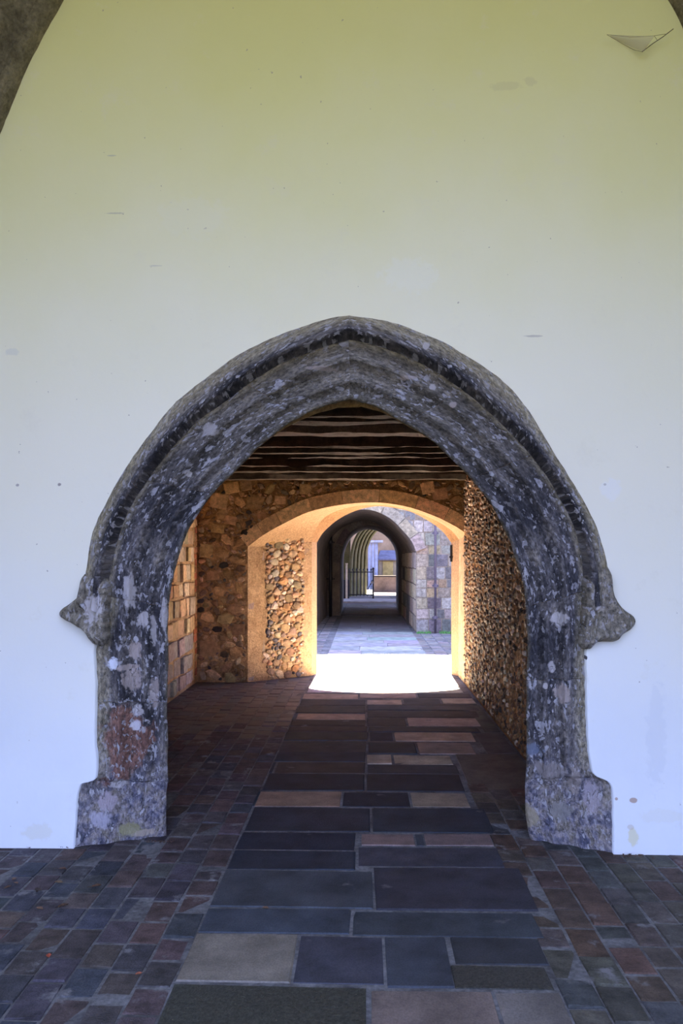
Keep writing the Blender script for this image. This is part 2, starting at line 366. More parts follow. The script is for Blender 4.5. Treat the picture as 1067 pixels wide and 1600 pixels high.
# ------------------------------------------------------------------ plaster wall with the arch in it
wall = None
def stop_outline(left):
    o = [(134,898),(125,930),(112,942),(97,953),(99,964),(114,972),(133,984),(147,1003),(168,1003),(172,955),(168,905)] if left else \
        [(946,885),(957,928),(968,948),(985,962),(987,977),(972,990),(961,1000),(931,1002),(917,1012),(903,1003),(910,950),(914,900)]
    return o
def plaster_wall():
    bound = []
    def rag(p): 
        n = noise.noise_vector(p * 55) * .6 + noise.noise_vector(p * 16) * .5; return p + Vector((n.x * .006, 0, n.z * .006 if p.z > .05 else 0))
    for i in range(0, 6 * 8 + 1): q = ML[i].copy(); q.y = YW; bound.append(rag(q) if i else q)
    bound.append(P(150, 996, YW)); bound.append(P(140, 975, YW)); bound.append(P(128, 955, YW))
    for i in range(2, len(OL)): bound.append(OL[i].lerp(ML[NJ + i - 0], .12)); bound[-1].y = YW
    right = []
    for i in range(0, 6 * 8 + 1): q = MR[i].copy(); q.y = YW; right.append(rag(q) if i else q)
    right.append(P(925, 990, YW)); right.append(P(940, 975, YW)); right.append(P(950, 955, YW))
    for i in range(2, len(OR_) - 1): right.append(OR_[i].lerp(MR[NJ + i], .12)); right[-1].y = YW
    nb = len(bound)
    bound += right[::-1]
    X0, X1, ZT = -3.3, 3.1, 6.7; ctr = Vector((-.09, YW, 1.3))
    outer = []
    for q in bound:
        if q.z < 1.3: outer.append(Vector((X0 if q.x < -.09 else X1, YW, q.z)))
        else:
            d = q - ctr
            tx = ((X1 if d.x > 0 else X0) - ctr.x) / d.x if abs(d.x) > 1e-6 else 1e9
            tz = (ZT - ctr.z) / d.z if d.z > 1e-6 else 1e9
            outer.append(ctr + d * min(tx, tz))
    # snap nearest outer points to the corners
    for cx in (X0, X1):
        k = min(range(len(outer)), key=lambda i: (outer[i] - Vector((cx, YW, ZT))).length); outer[k] = Vector((cx, YW, ZT))
    vs, fs = [], []; NR = 30
    for a, b in zip(bound, outer):
        a2 = a + Vector((0, .10, 0)); vs.append(a2)           # return into the wall
        for r in range(NR + 1):
            t = (r / NR) ** 1.5; p = a.lerp(b, t)
            dy = noise.noise(Vector((p.x * 1.1, 3, p.z * 1.1))) * .012 * min(1, t * 6)
            lip = -.004 * (1 - min(1, t * 40))
            vs.append(Vector((p.x, YW + dy + lip * 0, p.z)))
    K = NR + 2
    for i in range(len(bound) - 1):
        for k in range(K - 1): fs.append((i*K+k, i*K+k+1, (i+1)*K+k+1, (i+1)*K+k))
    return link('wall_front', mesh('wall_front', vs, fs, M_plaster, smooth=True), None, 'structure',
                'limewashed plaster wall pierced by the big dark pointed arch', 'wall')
wall = plaster_wall()

arch = link('trim_1', None, None, 'structure', 'dark weathered pointed stone arch with hood mould in the plaster wall', 'arch')
for I, Mc, O, left in ((IL, ML, OL, True), (IR, MR, OR_, False)):
    top = len(I) - 1
    cuts = [0, 18, 38, NJ + 4] if left else [0, 20, 42, NJ + 4]
    for a, b in zip(cuts, cuts[1:]): order_piece('jamb_stone', I, Mc, a, b, arch, left, True)
    cuts = ([NJ + 4, NJ + 32, NJ + 58, top] if left else [NJ + 4, NJ + 36, NJ + 54, top])
    for a, b in zip(cuts, cuts[1:]): order_piece('voussoir', I, Mc, a, b, arch, left, False)
    ho = [0, 30, 60, len(O) - 1]
    for a, b in zip(ho, ho[1:]): hood_piece('hood_stone', Mc, O, NJ, a, b, arch, left)
    # label stop: a carved block where the hood ends
    ol = stop_outline(left); n = len(ol)
    ctr = Vector((sum(p[0] for p in ol) / n, sum(p[1] for p in ol) / n)) + Vector((8 if left else -8, 0))
    vs, fs, cs, uvs = [], [], [], []
    pts = []
    v2 = [Vector(q) for q in ol]
    for i in range(n):
        p0, p1, p2, p3 = v2[i-1], v2[i], v2[(i+1) % n], v2[(i+2) % n]
        for t in (0, .25, .5, .75): pts.append(.5*((2*p1)+(p2-p0)*t+(2*p0-5*p1+4*p2-p3)*t*t+(3*p1-p0-3*p2+p3)*t**3))
    n = len(pts); rings = [(1.0, .01), (1.0, -.03), (.9, -.065), (.74, -.10), (.55, -.085), (.32, -.062), (.02, -.055)]
    for sc_, d in rings:
        for q in pts:
            e = ctr.lerp(q, sc_); p = P(e.x, e.y, YW); p.y = YW + d
            p = jit(p, 26, .009); vs.append(p); uvs.append((p.x, p.z)); cs.append((.55, 0, 0))
    for r in range(len(rings) - 1):
        for k in range(n):
            f = (r*n+k, r*n+(k+1)%n, (r+1)*n+(k+1)%n, (r+1)*n+k); fs.append(f)
    link('label_stop', mesh('label_stop', vs, fs, M_arch, cs, uvs, True), arch)

# ------------------------------------------------------------------ wall rib and vault of the near bay
def rib_curve():
    L_ = [(-2.42,0),(-2.42,1.4),(-2.40,2.6),(-2.30,3.2),(-2.12,3.7),(-1.985,3.99),(-1.83,4.36),(-1.665,4.66),(-1.4,5.03),(-1.0,5.45),(-.55,5.8),(-.1,6.05)]
    R_ = [(2.18,0),(2.18,1.4),(2.16,2.6),(2.08,3.2),(1.93,3.8),(1.80,4.2),(1.73,4.40),(1.62,4.63),(1.38,5.0),(.98,5.42),(.45,5.8),(-.1,6.05)]
    f = lambda l: catmull([Vector((x, YW, z)) for x, z in l], 6)
    return f(L_), f(R_)
RL, RR = rib_curve()
M_rib = mortar_mat('rib_stone', (.09, .075, .04), (.30, .25, .14), 7, .8, .03)
PR = [(0, .02), (0, -.06), (.03, -.10), (.06, -.10), (.08, -.07), (.11, -.08), (.14, -.14), (.18, -.17), (.22, -.16), (.25, -.12), (.29, -.15), (.34, -.24), (.42, -.28), (.5, -.28)]
def rib(cur, n, left):
    vs, fs = [], []; K = len(PR)
    for i, p in enumerate(cur):
        t = (cur[min(i+1, len(cur)-1)] - cur[max(i-1, 0)]).normalized()
        out = Vector((-t.z, 0, t.x)) if left else Vector((t.z, 0, -t.x))
        for (u, d) in PR:
            q = p + out * u + Vector((0, d, 0)); q = jit(q, 12, .008)
            if i == 0: q.z = 0
            vs.append(q)
    for i in range(len(cur) - 1):
        for k in range(K - 1):
            f = (i*K+k, i*K+k+1, (i+1)*K+k+1, (i+1)*K+k); fs.append(f if left else f[::-1])
    return link(n, mesh(n, vs, fs, M_rib, smooth=True), None, 'structure',
                'moulded stone wall rib in the upper %s corner' % ('left' if left else 'right'), 'rib')
rib(RL, 'trim_2', True); rib(RR, 'trim_3', False)
YB = -1.0                                                   # open front of the bay, behind the camera
vs, fs = [], []
full = [(p, True) for p in RL] + [(p, False) for p in RR[-2::-1]]
for i, (p, l) in enumerate(full):
    c = Vector((-.12, YW, 2.4)); d = (p - c); d.normalize()
    if p.z < 2.6: d = Vector((-1 if l else 1, 0, 0))
    q = p + d * .48
    for y in (YW - .2, (YW + YB) / 2, YB): vs.append(Vector((q.x, y, max(0, q.z) if p.z > 0 else 0)))
for i in range(len(full) - 1):
    if min(full[i][0].z, full[i+1][0].z) < 2.55: continue
    for k in range(2): fs.append((i*3+k, (i+1)*3+k, (i+1)*3+k+1, i*3+k+1))
link('ceiling', mesh('vault', vs, fs, M_vault, smooth=True), None, 'structure', 'limewashed pointed vault over the near bay', 'ceiling')
for s, x in (('left', -2.9), ('right', 2.66)):
    b = MB(); b.box((min(x, x - .3 if s == 'left' else x + .3), YB, 0), (max(x, x - .3 if s == 'left' else x + .3), YW + .3, 3.0))
    b.build('wall_' + s, M_vault, None, kind='structure', label='pale side wall of the near bay on the %s' % s, cat='wall')

# ------------------------------------------------------------------ pieces
def block_mesh(name, mat, seed, cham=.10, th=1.0, j=.03):
    r = random.Random(seed); vs = []
    for (s, z) in ((1, -1), (1, -.18), (1 - cham, 0)):
        for (x, y) in ((-.5,-.5),(.5,-.5),(.5,.5),(-.5,.5)):
            vs.append((x*s + r.uniform(-j, j)*.6, y*s + r.uniform(-j, j)*.6, z*th + (r.uniform(-.12, .05) if z == 0 else 0)))
    fs = [(0,1,5,4),(1,2,6,5),(2,3,7,6),(3,0,4,7),(4,5,9,8),(5,6,10,9),(6,7,11,10),(7,4,8,11),(8,9,10,11)]
    return mesh(name, vs, fs, mat)
def rubble_mesh(name, mat, seed, n=7):
    r = random.Random(seed); vs = []; ph = r.uniform(0, 6)
    rad = [r.uniform(.30, .56) for _ in range(n)]
    for (s, z) in ((1, -.6), (.98, .1), (.78, .75), (.35, 1.0)):
        for k in range(n):
            a = ph + 2 * math.pi * k / n; vs.append((math.cos(a)*rad[k]*s, math.sin(a)*rad[k]*s, z + r.uniform(-.12, .12)*(z > .5)))
    vs.append((0, 0, 1.0)); fs = []
    for q in range(3):
        for k in range(n): fs.append((q*n+k, q*n+(k+1)%n, (q+1)*n+(k+1)%n, (q+1)*n+k))
    for k in range(n): fs.append((3*n+k, 3*n+(k+1)%n, 4*n))
    return mesh(name, vs, fs, mat)
BR = [block_mesh('brick', M_brick, i, .07, 1, .04) for i in range(8)]
SL = [block_mesh('paving_slab', M_slab, 50 + i, .02, 1, .012) for i in range(6)]
BL = [block_mesh('stone_block', M_stone, 80 + i, .08, 1, .05) for i in range(8)]
FL = [rubble_mesh('flint', M_flint, 120 + i, 7 + i % 2) for i in range(12)]
RU = [rubble_mesh('stone', M_stone, 160 + i, 6) for i in range(8)]
def frame(o, u, v, n, su, sv, sn, rot=0):
    u = Vector(u); v = Vector(v); n = Vector(n)
    u2 = u * math.cos(rot) + v * math.sin(rot); v2 = v * math.cos(rot) - u * math.sin(rot)
    return Matrix(((u2.x*su, v2.x*sv, n.x*sn, o[0]), (u2.y*su, v2.y*sv, n.y*sn, o[1]), (u2.z*su, v2.z*sv, n.z*sn, o[2]), (0,0,0,1)))
def piece(name, m, M, col, parent, **k):
    o = link(name, m, parent, **k); o.matrix_local = M; o.color = (*col, 1); return o
def merge(mb, m, M, col):
    mb.add([M @ v.co for v in m.vertices], [tuple(p.vertices) for p in m.polygons], col)
def vary(c, a=.2, r=R):
    k = 1 + r.uniform(-a, a); return tuple(max(0, x * k * (1 + r.uniform(-.08, .08))) for x in c)

# ------------------------------------------------------------------ floor
b = MB(); b.add([(-4, -1, -.006), (4, -1, -.006), (4, 60, -.006), (-4, 60, -.006)], [(0,1,2,3)])
b.add([(-12, 11.1, -.016), (-4, 11.1, -.016), (-4, 60, -.016), (-12, 60, -.016)], [(0,1,2,3)])
b.add([(4, 11.1, -.016), (14, 11.1, -.016), (14, 60, -.016), (4, 60, -.016)], [(0,1,2,3)])
floor = b.build('floor', M_joint, None, kind='structure', label='old floor of brick paviours with a central path of stone slabs', cat='floor')
b = MB(); b.add([(-40, -60, -.05), (40, -60, -.05), (40, -1, -.05), (-40, -1, -.05)], [(0,1,2,3)])
b.build('ground', M_lawn, None, kind='structure', label='sunlit lawn outside the open end of the near bay', cat='lawn')
XL = -.72
GREY = (.054, .060, .074); DARK = (.028, .033, .045); DK2 = (.042, .044, .052); BUFF = (.19, .155, .135); YBUF = (.205, .155, .140); BROWN = (.050, .042, .040)
SPK = (.043, .041, .033); PALE = (.42, .33, .26)
S_ = [ # x0, x1, ytop, ybot in photo pixels, colour
 (None,575,1541,1720,SPK),(578,775,1545,1720,BUFF),(778,884,1545,1720,BUFF),
 (None,460,1460,1537,YBUF),(462,600,1462,1537,GREY),(602,703,1462,1541,GREY),(705,848,1462,1503,DK2),(706,858,1506,1541,SPK),
 (None,548,1421,1459,GREY),(550,842,1422,1461,GREY),
 (None,583,1361,1419,GREY),(585,826,1354,1420,DK2),
 (None,556,1330,1359,DARK),(None,556,1301,1328,DARK),(558,795,1322,1352,GREY),(564,648,1302,1320,YBUF),(649,662,1302,1320,GREY),(663,768,1301,1319,YBUF),
 (None,579,1262,1299,DARK),(581,765,1262,1299,DARK),
 (401,533,1237,1260,(.30,.21,.15)),(535,640,1237,1260,DARK),(642,731,1237,1259,(.30,.24,.19)),(None,399,1237,1260,DARK),
 (None,570,1209,1235,DARK),(572,722,1209,1235,DARK),
 (430,571,1191,1208,BROWN),(None,428,1191,1208,DARK),(573,716,1194,1208,DK2),(573,612,1179,1193,PALE),(614,706,1179,1193,PALE),
 (None,571,1176,1190,DARK),(None,573,1158,1175,DK2),(575,650,1159,1177,DARK),(652,739,1159,1177,(.26,.21,.17)),
 (None,575,1144,1157,DK2),(577,614,1144,1157,DARK),(616,740,1144,1157,PALE),
 (None,574,1135,1143,BROWN),(576,748,1135,1143,DK2),(463,571,1115,1124,PALE),(None,571,1125,1134,BROWN),(636,750,1121,1133,PALE),(573,634,1121,1134,BROWN),
 (573,748,1110,1120,BROWN),(None,571,1103,1114,BROWN),(573,748,1101,1109,DK2),(628,745,1099,1101,BROWN),
 (None,571,1093,1102,BROWN),(573,628,1093,1100,PALE),(630,688,1091,1099,BROWN),(690,741,1090,1098,PALE),
 (None,560,1084,1092,PALE),(562,650,1083,1090,(.34,.28,.24)),(652,735,1083,1089,BROWN),
 # slabs against the right passage wall
 ('x.73',1.25,1176,1255,(.13,.115,.10)),('x1.0',1.25,1143,1175,(.10,.09,.08)),('x1.1',1.25,1100,1142,(.10,.09,.08)),
]
k = 0
M_agg = piece_mat('exposed_aggregate', 'obj', rough=.6, scale=60, lo=.4, hi=1.6, spec=.5, bump=.5, stain=((.22, .18, .11), 85, .66))
SA = [block_mesh('aggregate_slab', M_agg, 70, .02, 1, .012)]
def slab(x0, x1, y0, y1, col):
    global k; k += 1
    g = .006; o = ((x0 + x1) / 2, (y0 + y1) / 2, R.uniform(-.003, .002))
    piece('paving_slab', SA[0] if col == SPK else SL[k % 6], frame(o, (1,0,0), (0,1,0), (0,0,1), x1 - x0 - g, y1 - y0 - g, .03, R.uniform(-.004, .004)), vary(col, .12), floor)
for (a, c, yt, yb, col) in S_:
    y0 = G(570, yb).y; y1 = G(570, yt).y; ym = (yt + yb) / 2
    if yb > 1600: ym = 1570
    if isinstance(a, str): x0 = float(a[1:]); x1 = c
    else: x0 = XL if a is None else G(a, ym).x; x1 = G(c, ym).x
    slab(x0, x1, y0, y1, col)
# bright court and beyond: the path runs on
y = G(570, 1082).y + .01
while y < 17.0:
    d = R.uniform(.45, .8); xs = [-.70 if y < 11 else -.62, R.uniform(-.1, .45), 1.18 if y < 11 else 1.03]
    for a, c in zip(xs, xs[1:]): slab(a, c, y, y + d, vary((.50, .48, .46) if y < 13.2 else (.28, .27, .28), .12))  # sunlight put into the colour: slabs in the sun patch are paler
    y += d
far = MB()
while y < 36:
    d = R.uniform(.6, 1.1); xs = [-.62, R.uniform(-.1, .45), 1.03]
    for a, c in zip(xs, xs[1:]):
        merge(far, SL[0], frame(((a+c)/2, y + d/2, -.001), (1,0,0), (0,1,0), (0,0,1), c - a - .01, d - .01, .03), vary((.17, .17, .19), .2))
    y += d
far.build('distant_slabs', M_slab_s, floor, kind='stuff')
# bricks, in columns that run into the depth
bricks = []
BC = [(.082, .062, .064), (.066, .060, .070), (.090, .064, .060), (.056, .060, .076), (.078, .068, .072), (.088, .062, .060)]
def cols(x0, x1, y0, y1, dirn, palette, ok=lambda x, y: True, wmin=.118, wmax=.142):
    x = x0
    while (x > x1 if dirn < 0 else x < x1):
        wd = R.uniform(wmin, wmax); xa = x + dirn * wd; cx = (x + xa) / 2; y = y0 - R.uniform(0, .2)
        dr = R.uniform(-.004, .004)
        while y < y1:
            ln = R.uniform(.17, .25)
            if ok(cx, y + ln / 2): bricks.append((cx + dr * (y - y0) * .3, y + ln / 2, wd - .010, ln - .012, vary(R.choice(palette), .25)))
            y += ln
        x = xa
def inside(x, y):
    if y < YW + .24: return True
    return -2.14 < x < 1.24 and y < 10.6
def leftok(x, y): return inside(x, y) and (y < 10.3 or x > -2.14 + (y - 10.26) * 1.05)
cols(XL, -3.0, 2.2, 11.0, -1, BC, leftok)
RC = [(.095, .068, .056), (.085, .074, .064), (.066, .064, .064), (.095, .062, .050), (.086, .072, .058)]
cols(.72, 2.9, 2.2, 5.55, 1, RC, inside)
def size(b_): return b_[2] * b_[3] / max(b_[1], 1) ** 3
def seen(b_):
    x, y = b_[0], b_[1]; px = 570 + x * F / y; py = HZ + EYE * F / y
    return -40 < px < 1107 and py < 1660
vis = sorted([q for q in bricks if seen(q)], key=size, reverse=True)
rest = vis[300:] + [q for q in bricks if not seen(q)]
for i, (x, y, wd, ln, c) in enumerate(vis[:300]):
    piece('brick', BR[i % 8], frame((x, y, R.uniform(-.005, .003)), (1,0,0), (0,1,0), (R.uniform(-.02,.02), R.uniform(-.02,.02), 1), wd, ln, .03, R.uniform(-.02, .02)), c, floor)
rb = MB()
for i, (x, y, wd, ln, c) in enumerate(rest):
    merge(rb, BR[i % 8], frame((x, y, R.uniform(-.005, .003)), (1,0,0), (0,1,0), (0,0,1), wd, ln, .03), c)
# cobbles beside the path in the court
for sx, ex in ((-4, -.66), (1.07, 5)):
    yy = 11.1
    while yy < 22:
        xx = sx
        while xx < ex - .1:
            if yy < 17.1 or (-1.1 < xx < 1.0):
                merge(rb, BR[R.randrange(8)], frame((xx, yy, R.uniform(-.006, .0)), (1,0,0), (0,1,0), (0,0,1), .19, .13, .03), vary((.20, .18, .17), .3))
            xx += .21
        yy += .145
rb.build('distant_bricks', M_brick_s, floor, kind='stuff')

# ------------------------------------------------------------------ passage walls
YE = 10.26; YO = 11.05; HC = 2.6
XPL, XPR = -2.17, 1.27
def quadwall(name, pts, mat, label, cat='wall', **kw):
    b = MB(); b.add(pts, [tuple(range(len(pts)))]); return b.build(name, mat, None, kind='structure', label=label, cat=cat, **kw)
# left wall of the passage
b = MB(); b.box((XPL - .4, YW + .25, 0), (XPL, YE + .4, HC + .3))
pl = b.build('wall_passage_left', M_mortar_warm, None, kind='structure', label='left passage wall of coursed stone blocks with a red brick edge', cat='wall')
TAN = [(.62, .42, .22), (.66, .46, .25), (.56, .38, .20), (.68, .50, .30), (.50, .38, .26)]
ug = (0, -1, 0); st = MB(); z = .04; cnt = 0
while z < HC - .05:
    h = R.uniform(.17, .25); y = 10.06
    while y > 5.2:
        l = R.uniform(.16, .36); o = (XPL + R.uniform(.004, .045), y - l / 2, z + h / 2)
        M = frame(o, ug, (0,0,1), (1,0,0), l - R.uniform(.02, .05), h - R.uniform(.02, .045), .05, R.uniform(-.05, .05)); c = vary(R.choice(TAN), .3)
        if z < .5: c = vary((.40, .34, .30), .2)
        if y - l > 8.2: piece('stone_block', BL[cnt % 8], M, c, pl)
        else: merge(st, BL[cnt % 8], M, c)
        cnt += 1; y -= l
    z += h
z = .0
while z < HC - .02:
    h = R.uniform(.07, .10); l = R.choice([.11, .2]); M = frame((XPL + .012, 10.26 - l / 2, z + h / 2), ug, (0,0,1), (1,0,0), l - .01, h - .012, .05)
    piece('brick', BL[cnt % 8], M, vary(R.choice([(.52, .17, .09), (.50, .24, .12), (.46, .28, .16)]), .15), pl); cnt += 1; z += h
st.build('near_blocks', M_stone_s, pl, kind='stuff')
# right wall of the passage: flints past counting
b = MB(); b.box((XPR, YW + .25, 0), (XPR + .4, YE, HC + .3))
pr = b.build('wall_passage_right', mortar_mat('brown_mortar', (.11, .05, .02), (.46, .24, .10), 5), None, kind='structure', label='right passage wall of rough knapped flint rubble', cat='wall')
st = MB(); y = 5.0
FLC = [(.05, .03, .02), (.13, .06, .025), (.26, .13, .05), (.36, .20, .09), (.18, .09, .04), (.12, .065, .035), (.52, .40, .28)]
while y < YE:
    z = .03
    while z < HC:
        s = R.uniform(.035, .075); o = (XPR + .004, y + R.uniform(-.03, .03), z + s / 2)
        merge(st, FL[R.randrange(12)], frame(o, (0,1,0), (0,0,1), (-1,0,0), s * R.uniform(.9, 1.3), s, R.uniform(.006, .03), R.uniform(-.5, .5)), vary(R.choice(FLC), .3)) if R.random() < .8 else None
        z += s * R.uniform(.85, 1.15)
    y += .056
st.build('flints', M_flint_s, pr, kind='stuff')
# back side of the near wall (inside the passage) around the arch, splayed
vs, fs = [], []
ins = IL + IR[-2::-1]
for p in ins:
    q = Vector((p.x, YI + .22, p.z)); q.x += (-.06 if p.x < -.1 else .06)
    o = Vector((XPL if p.x < -.1 else XPR, YI + .22, p.z)) if p.z < 1.7 else Vector((max(XPL, min(XPR, -.1 + (p.x + .1) * 2.2)), YI + .22, HC + .3))
    vs += [q, o]
for i in range(len(ins) - 1): fs.append((2*i, 2*i+1, 2*i+3, 2*i+2))
link('wall_passage_front', mesh('back', vs, fs, M_mortar_warm), None, 'structure', 'inner rubble face of the front wall inside the passage', 'wall')

# ------------------------------------------------------------------ end wall with the segmental doorway
def dcurve(pts, Y, z0x0, z0x1):
    c = catmull([P(x, y, Y) for x, y in pts], 5)
    a = Vector((z0x0, Y, 0)); b_ = Vector((z0x1, Y, 0))
    Ls = [a.lerp(c[0], t) for t in (0, .25, .5, .75)]; Rs = [c[-1].lerp(b_, t) for t in (.25, .5, .75, 1)]
    return Ls + c + Rs
FC = dcurve([(387,855),(412,836),(440,820),(480,801),(520,791),(560,786),(600,786),(640,793),(680,807),(710,822),(730,835)], YE, P(387,1000,YE).x, XPR - .005)
OC = dcurve([(495,848),(505,832),(525,814),(548,801),(570,794),(590,791),(612,793),(640,799),(668,813),(690,829),(705,848)], YO, P(495,1000,YO).x, P(705,1000,YO).x)
RC_ = dcurve([(487,846),(495,825),(508,808),(530,797),(556,791),(585,789),(615,791),(648,800),(680,813),(704,828),(717,843)], 10.86, P(487,1000,10.86).x, P(716,1000,10.86).x)
n = len(FC)
def holed(name, cur, Y, x0, x1, zt, mat, flip=False, parent=None, **k):
    vs, fs = [], []; m_ = len(cur)
    for i, p in enumerate(cur):
        t = i / (m_ - 1)
        if i < 4: o = Vector((x0, Y, p.z))
        elif i > m_ - 5: o = Vector((x1, Y, p.z))
        else:
            tt = (i - 4) / (m_ - 9); o = Vector((x0 + (x1 - x0) * tt, Y, zt))
        if i == 4: vs += [p, Vector((x0, Y, p.z))]; vs += [p, Vector((x0, Y, zt))]; continue
        if i == m_ - 5: vs += [p, Vector((x1, Y, zt))]; vs += [p, Vector((x1, Y, p.z))]; continue
        vs += [p, o]
    for i in range(len(vs) // 2 - 1): fs.append((2*i, 2*i+1, 2*i+3, 2*i+2))
    return link(name, mesh(name, vs, fs, mat), parent, **k)
ew = holed('wall_passage_end', FC, YE, XPL, XPR + .3, HC + .3, M_mortar_dark, kind='structure', label='end wall of the passage, flint rubble around a low segmental doorway', cat='wall')
holed('outer_face', OC, YO, -9, 9, 4.6, M_outer, parent=ew)
M_soffit2 = mortar_mat('orange_ashlar', (.18, .095, .04), (.28, .155, .07), 4, .3, .01)
for nm, CA, CB, mt in (('soffit', FC, RC_, M_soffit), ('outer_order', RC_, OC, M_soffit2)):
    vs = []; fs = []
    for j in range(5):
        for a, c in zip(CA, CB): vs.append(a.lerp(c, j / 4))
    for j in range(4):
        for i in range(4, n - 5): fs.append((j*n+i, j*n+i+1, (j+1)*n+i+1, (j+1)*n+i))
    link(nm, mesh(nm, vs, fs, mt, smooth=True), ew)
    vs = []; fs = []
    for (i0, i1) in ((0, 4), (n - 5, n - 1)):
        for i in range(i0, i1):
            q = len(vs); vs += [CA[i], CA[i+1], CB[i+1], CB[i]]; fs.append((q, q+1, q+2, q+3))
    link('splay', mesh('splay', vs, fs, M_mortar_warm if mt is M_soffit else M_soffit), ew)
# arch ring stones on the passage face
ring = MB(); cnt = 0
L0 = 4; seg = [4, 9, 14, 20, 26, 33, 40, 46, n - 5]
for a, c in zip(seg, seg[1:]):
    vs = []; fs = []
    for i in range(a, c + 1):
        p = FC[i]; t = (FC[min(i+1, n-5)] - FC[max(i-1, 4)]).normalized(); nn = Vector((-t.z, 0, t.x)) 
        wd = .17
        e = .004 if i == a else (-.004 if i == c else 0); p = p + t * e
        vs += [p + Vector((0, .0, 0)), p + Vector((0, -.014, 0)), p + nn * wd + Vector((0, -.014, 0)), p + nn * wd]
    for q in range(c - a):
        for k2 in range(3): fs.append((q*4+k2, q*4+4+k2, q*4+5+k2, q*4+1+k2))
    fs.append((0,1,2,3)); fs.append(tuple(len(vs)-1-x for x in (0,1,2,3)))
    o = link('voussoir', mesh('voussoir', vs, fs, M_stone), ew); o.color = (*vary((.74, .46, .23), .12), 1)
# hinge pintle, black iron
hb = MB(); hb.box((OC[n-5].x - .015, YO - .03, 1.55), (OC[n-5].x + .02, YO + .03, 1.78), (.02,.02,.025)); hb.box((OC[n-5].x - .03, YO - .04, 1.60), (OC[n-5].x + .02, YO - .01, 1.63), (.02,.02,.025))
hb.build('hinge', M_iron, ew)
# rubble on the passage face
WFL = [(.05, .04, .035), (.14, .09, .055), (.48, .30, .15), (.40, .25, .13), (.30, .18, .10), (.58, .40, .24), (.22, .15, .10), (.36, .22, .12)]
def in_open(x, z, cur, m_=.10):
    xs = [p for p in cur]
    for a, c in zip(xs, xs[1:]):
        lo, hi = min(a.x, c.x), max(a.x, c.x)
        if lo <= x <= hi and hi - lo > 1e-4: 
            zz = a.z + (c.z - a.z) * (x - a.x) / (c.x - a.x); return z < zz + m_
    return False
rs = random.Random(11); placed = []; tries = 0
while tries < 30000 and len(placed) < 295:
    tries += 1
    rad = rs.uniform(.08, .13) if tries < 700 else (rs.uniform(.045, .07) if tries < 6000 else rs.uniform(.022, .038))
    cx = rs.uniform(XPL + .04, XPR - .04); cz = rs.uniform(.04, HC - .03)
    if cz + rad * .6 > HC or cx - rad < XPL or cx + rad > XPR: continue
    if cx > FC[0].x - rad - .01:
        if cz < FC[4].z + .05 or in_open(cx, cz, FC, .19 + rad): continue
    if any((cx - q[0]) ** 2 + ((cz - q[1]) * 1.2) ** 2 < (rad + q[2]) ** 2 * .72 for q in placed): continue
    placed.append((cx, cz, rad)); big = rad > .075
    dark = rs.random() < (.5 if noise.noise(Vector((cx * 2.2, 5, cz * 2.2))) > .08 else .12)
    col = rs.choice([(.52,.32,.16),(.44,.27,.13),(.60,.40,.20)] if big else (WFL[:2] + WFL[6:7] if dark else WFL[2:]))
    me = BL[rs.randrange(8)] if big and rs.random() < .6 else (RU[rs.randrange(8)] if rad > .05 else FL[rs.randrange(12)])
    th = rs.uniform(.004, .016)
    piece('stone' if rad > .045 else 'flint', me, frame((cx, YE - .002 - (th if me in BL else 0), cz), (1,0,0), (0,0,1), (0,-1,0), rad * (1.8 if me in BL else 2.2), rad * rs.uniform(1.2, 1.8), th, rs.uniform(-.25, .25) if me in BL else rs.uniform(-1.2, 1.2)), vary(col, .3, rs), ew)
# left splay: ashlar quoins at both edges, flints between
A = Vector((FC[0].x, YE, 0)); B = Vector((RC_[0].x, 10.86, 0)); U = (B - A); LEN = U.length; U.normalize(); NN = Vector((U.y, -U.x, 0))
zt = FC[4].z
def on_splay(u, z): return A + U * u + Vector((0, 0, z))
z = .0; cnt = 0; rowz = []
for h in (.20, .17, .27, .28, .30, .34, .18):
    near = R.uniform(.20, .29)
    hh = min(h, zt - z)
    piece('quoin', BL[cnt % 8], frame(on_splay(near / 2, z + hh / 2) , U, (0,0,1), NN, near - .015, hh - .018, .02), vary((.40, .31, .25), .10), ew); cnt += 1
    fw = R.uniform(.10, .17)
    piece('quoin', BL[cnt % 8], frame(on_splay(LEN - fw / 2 - .005, z + hh / 2), U, (0,0,1), NN, fw, hh - .018, .02), vary((.42, .29, .18), .14), ew); cnt += 1
    rowz.append((z, z + hh, near, LEN - fw)); z += hh
SPC = [(.40, .26, .14), (.34, .22, .12), (.46, .33, .20), (.08, .07, .075), (.28, .19, .12), (.56, .46, .36), (.48, .25, .11)]
rs = random.Random(5); placed = []; tries = 0
while tries < 16000 and len(placed) < 250:          # big stones first, then smaller flints in the gaps
    tries += 1
    rad = rs.uniform(.065, .085) if tries < 120 else (rs.uniform(.040, .058) if tries < 1500 else rs.uniform(.022, .034))
    u = rs.uniform(.18, LEN - .08); z = rs.uniform(.03, zt + .12)
    r_ = [q for q in rowz if q[0] <= z < q[1]]; lo, hi = (r_[0][2], r_[0][3]) if r_ else (.26, LEN - .12)
    if u < lo + rad * .7 or u > hi - rad * .7: continue
    if any((u - a[0]) ** 2 + ((z - a[1]) * 1.15) ** 2 < (rad + a[2]) ** 2 * .60 for a in placed): continue
    placed.append((u, z, rad))
    big = rad > .06
    piece('stone' if big else 'flint', RU[rs.randrange(8)] if big else FL[rs.randrange(12)], frame(on_splay(u, z), U, (0,0,1), NN, rad * 2.2, rad * rs.uniform(1.6, 2.1), rs.uniform(.012, .032), rs.uniform(-.5, .5)), vary(rs.choice(SPC[:3] + SPC[4:] if big else SPC), .25, rs), ew)

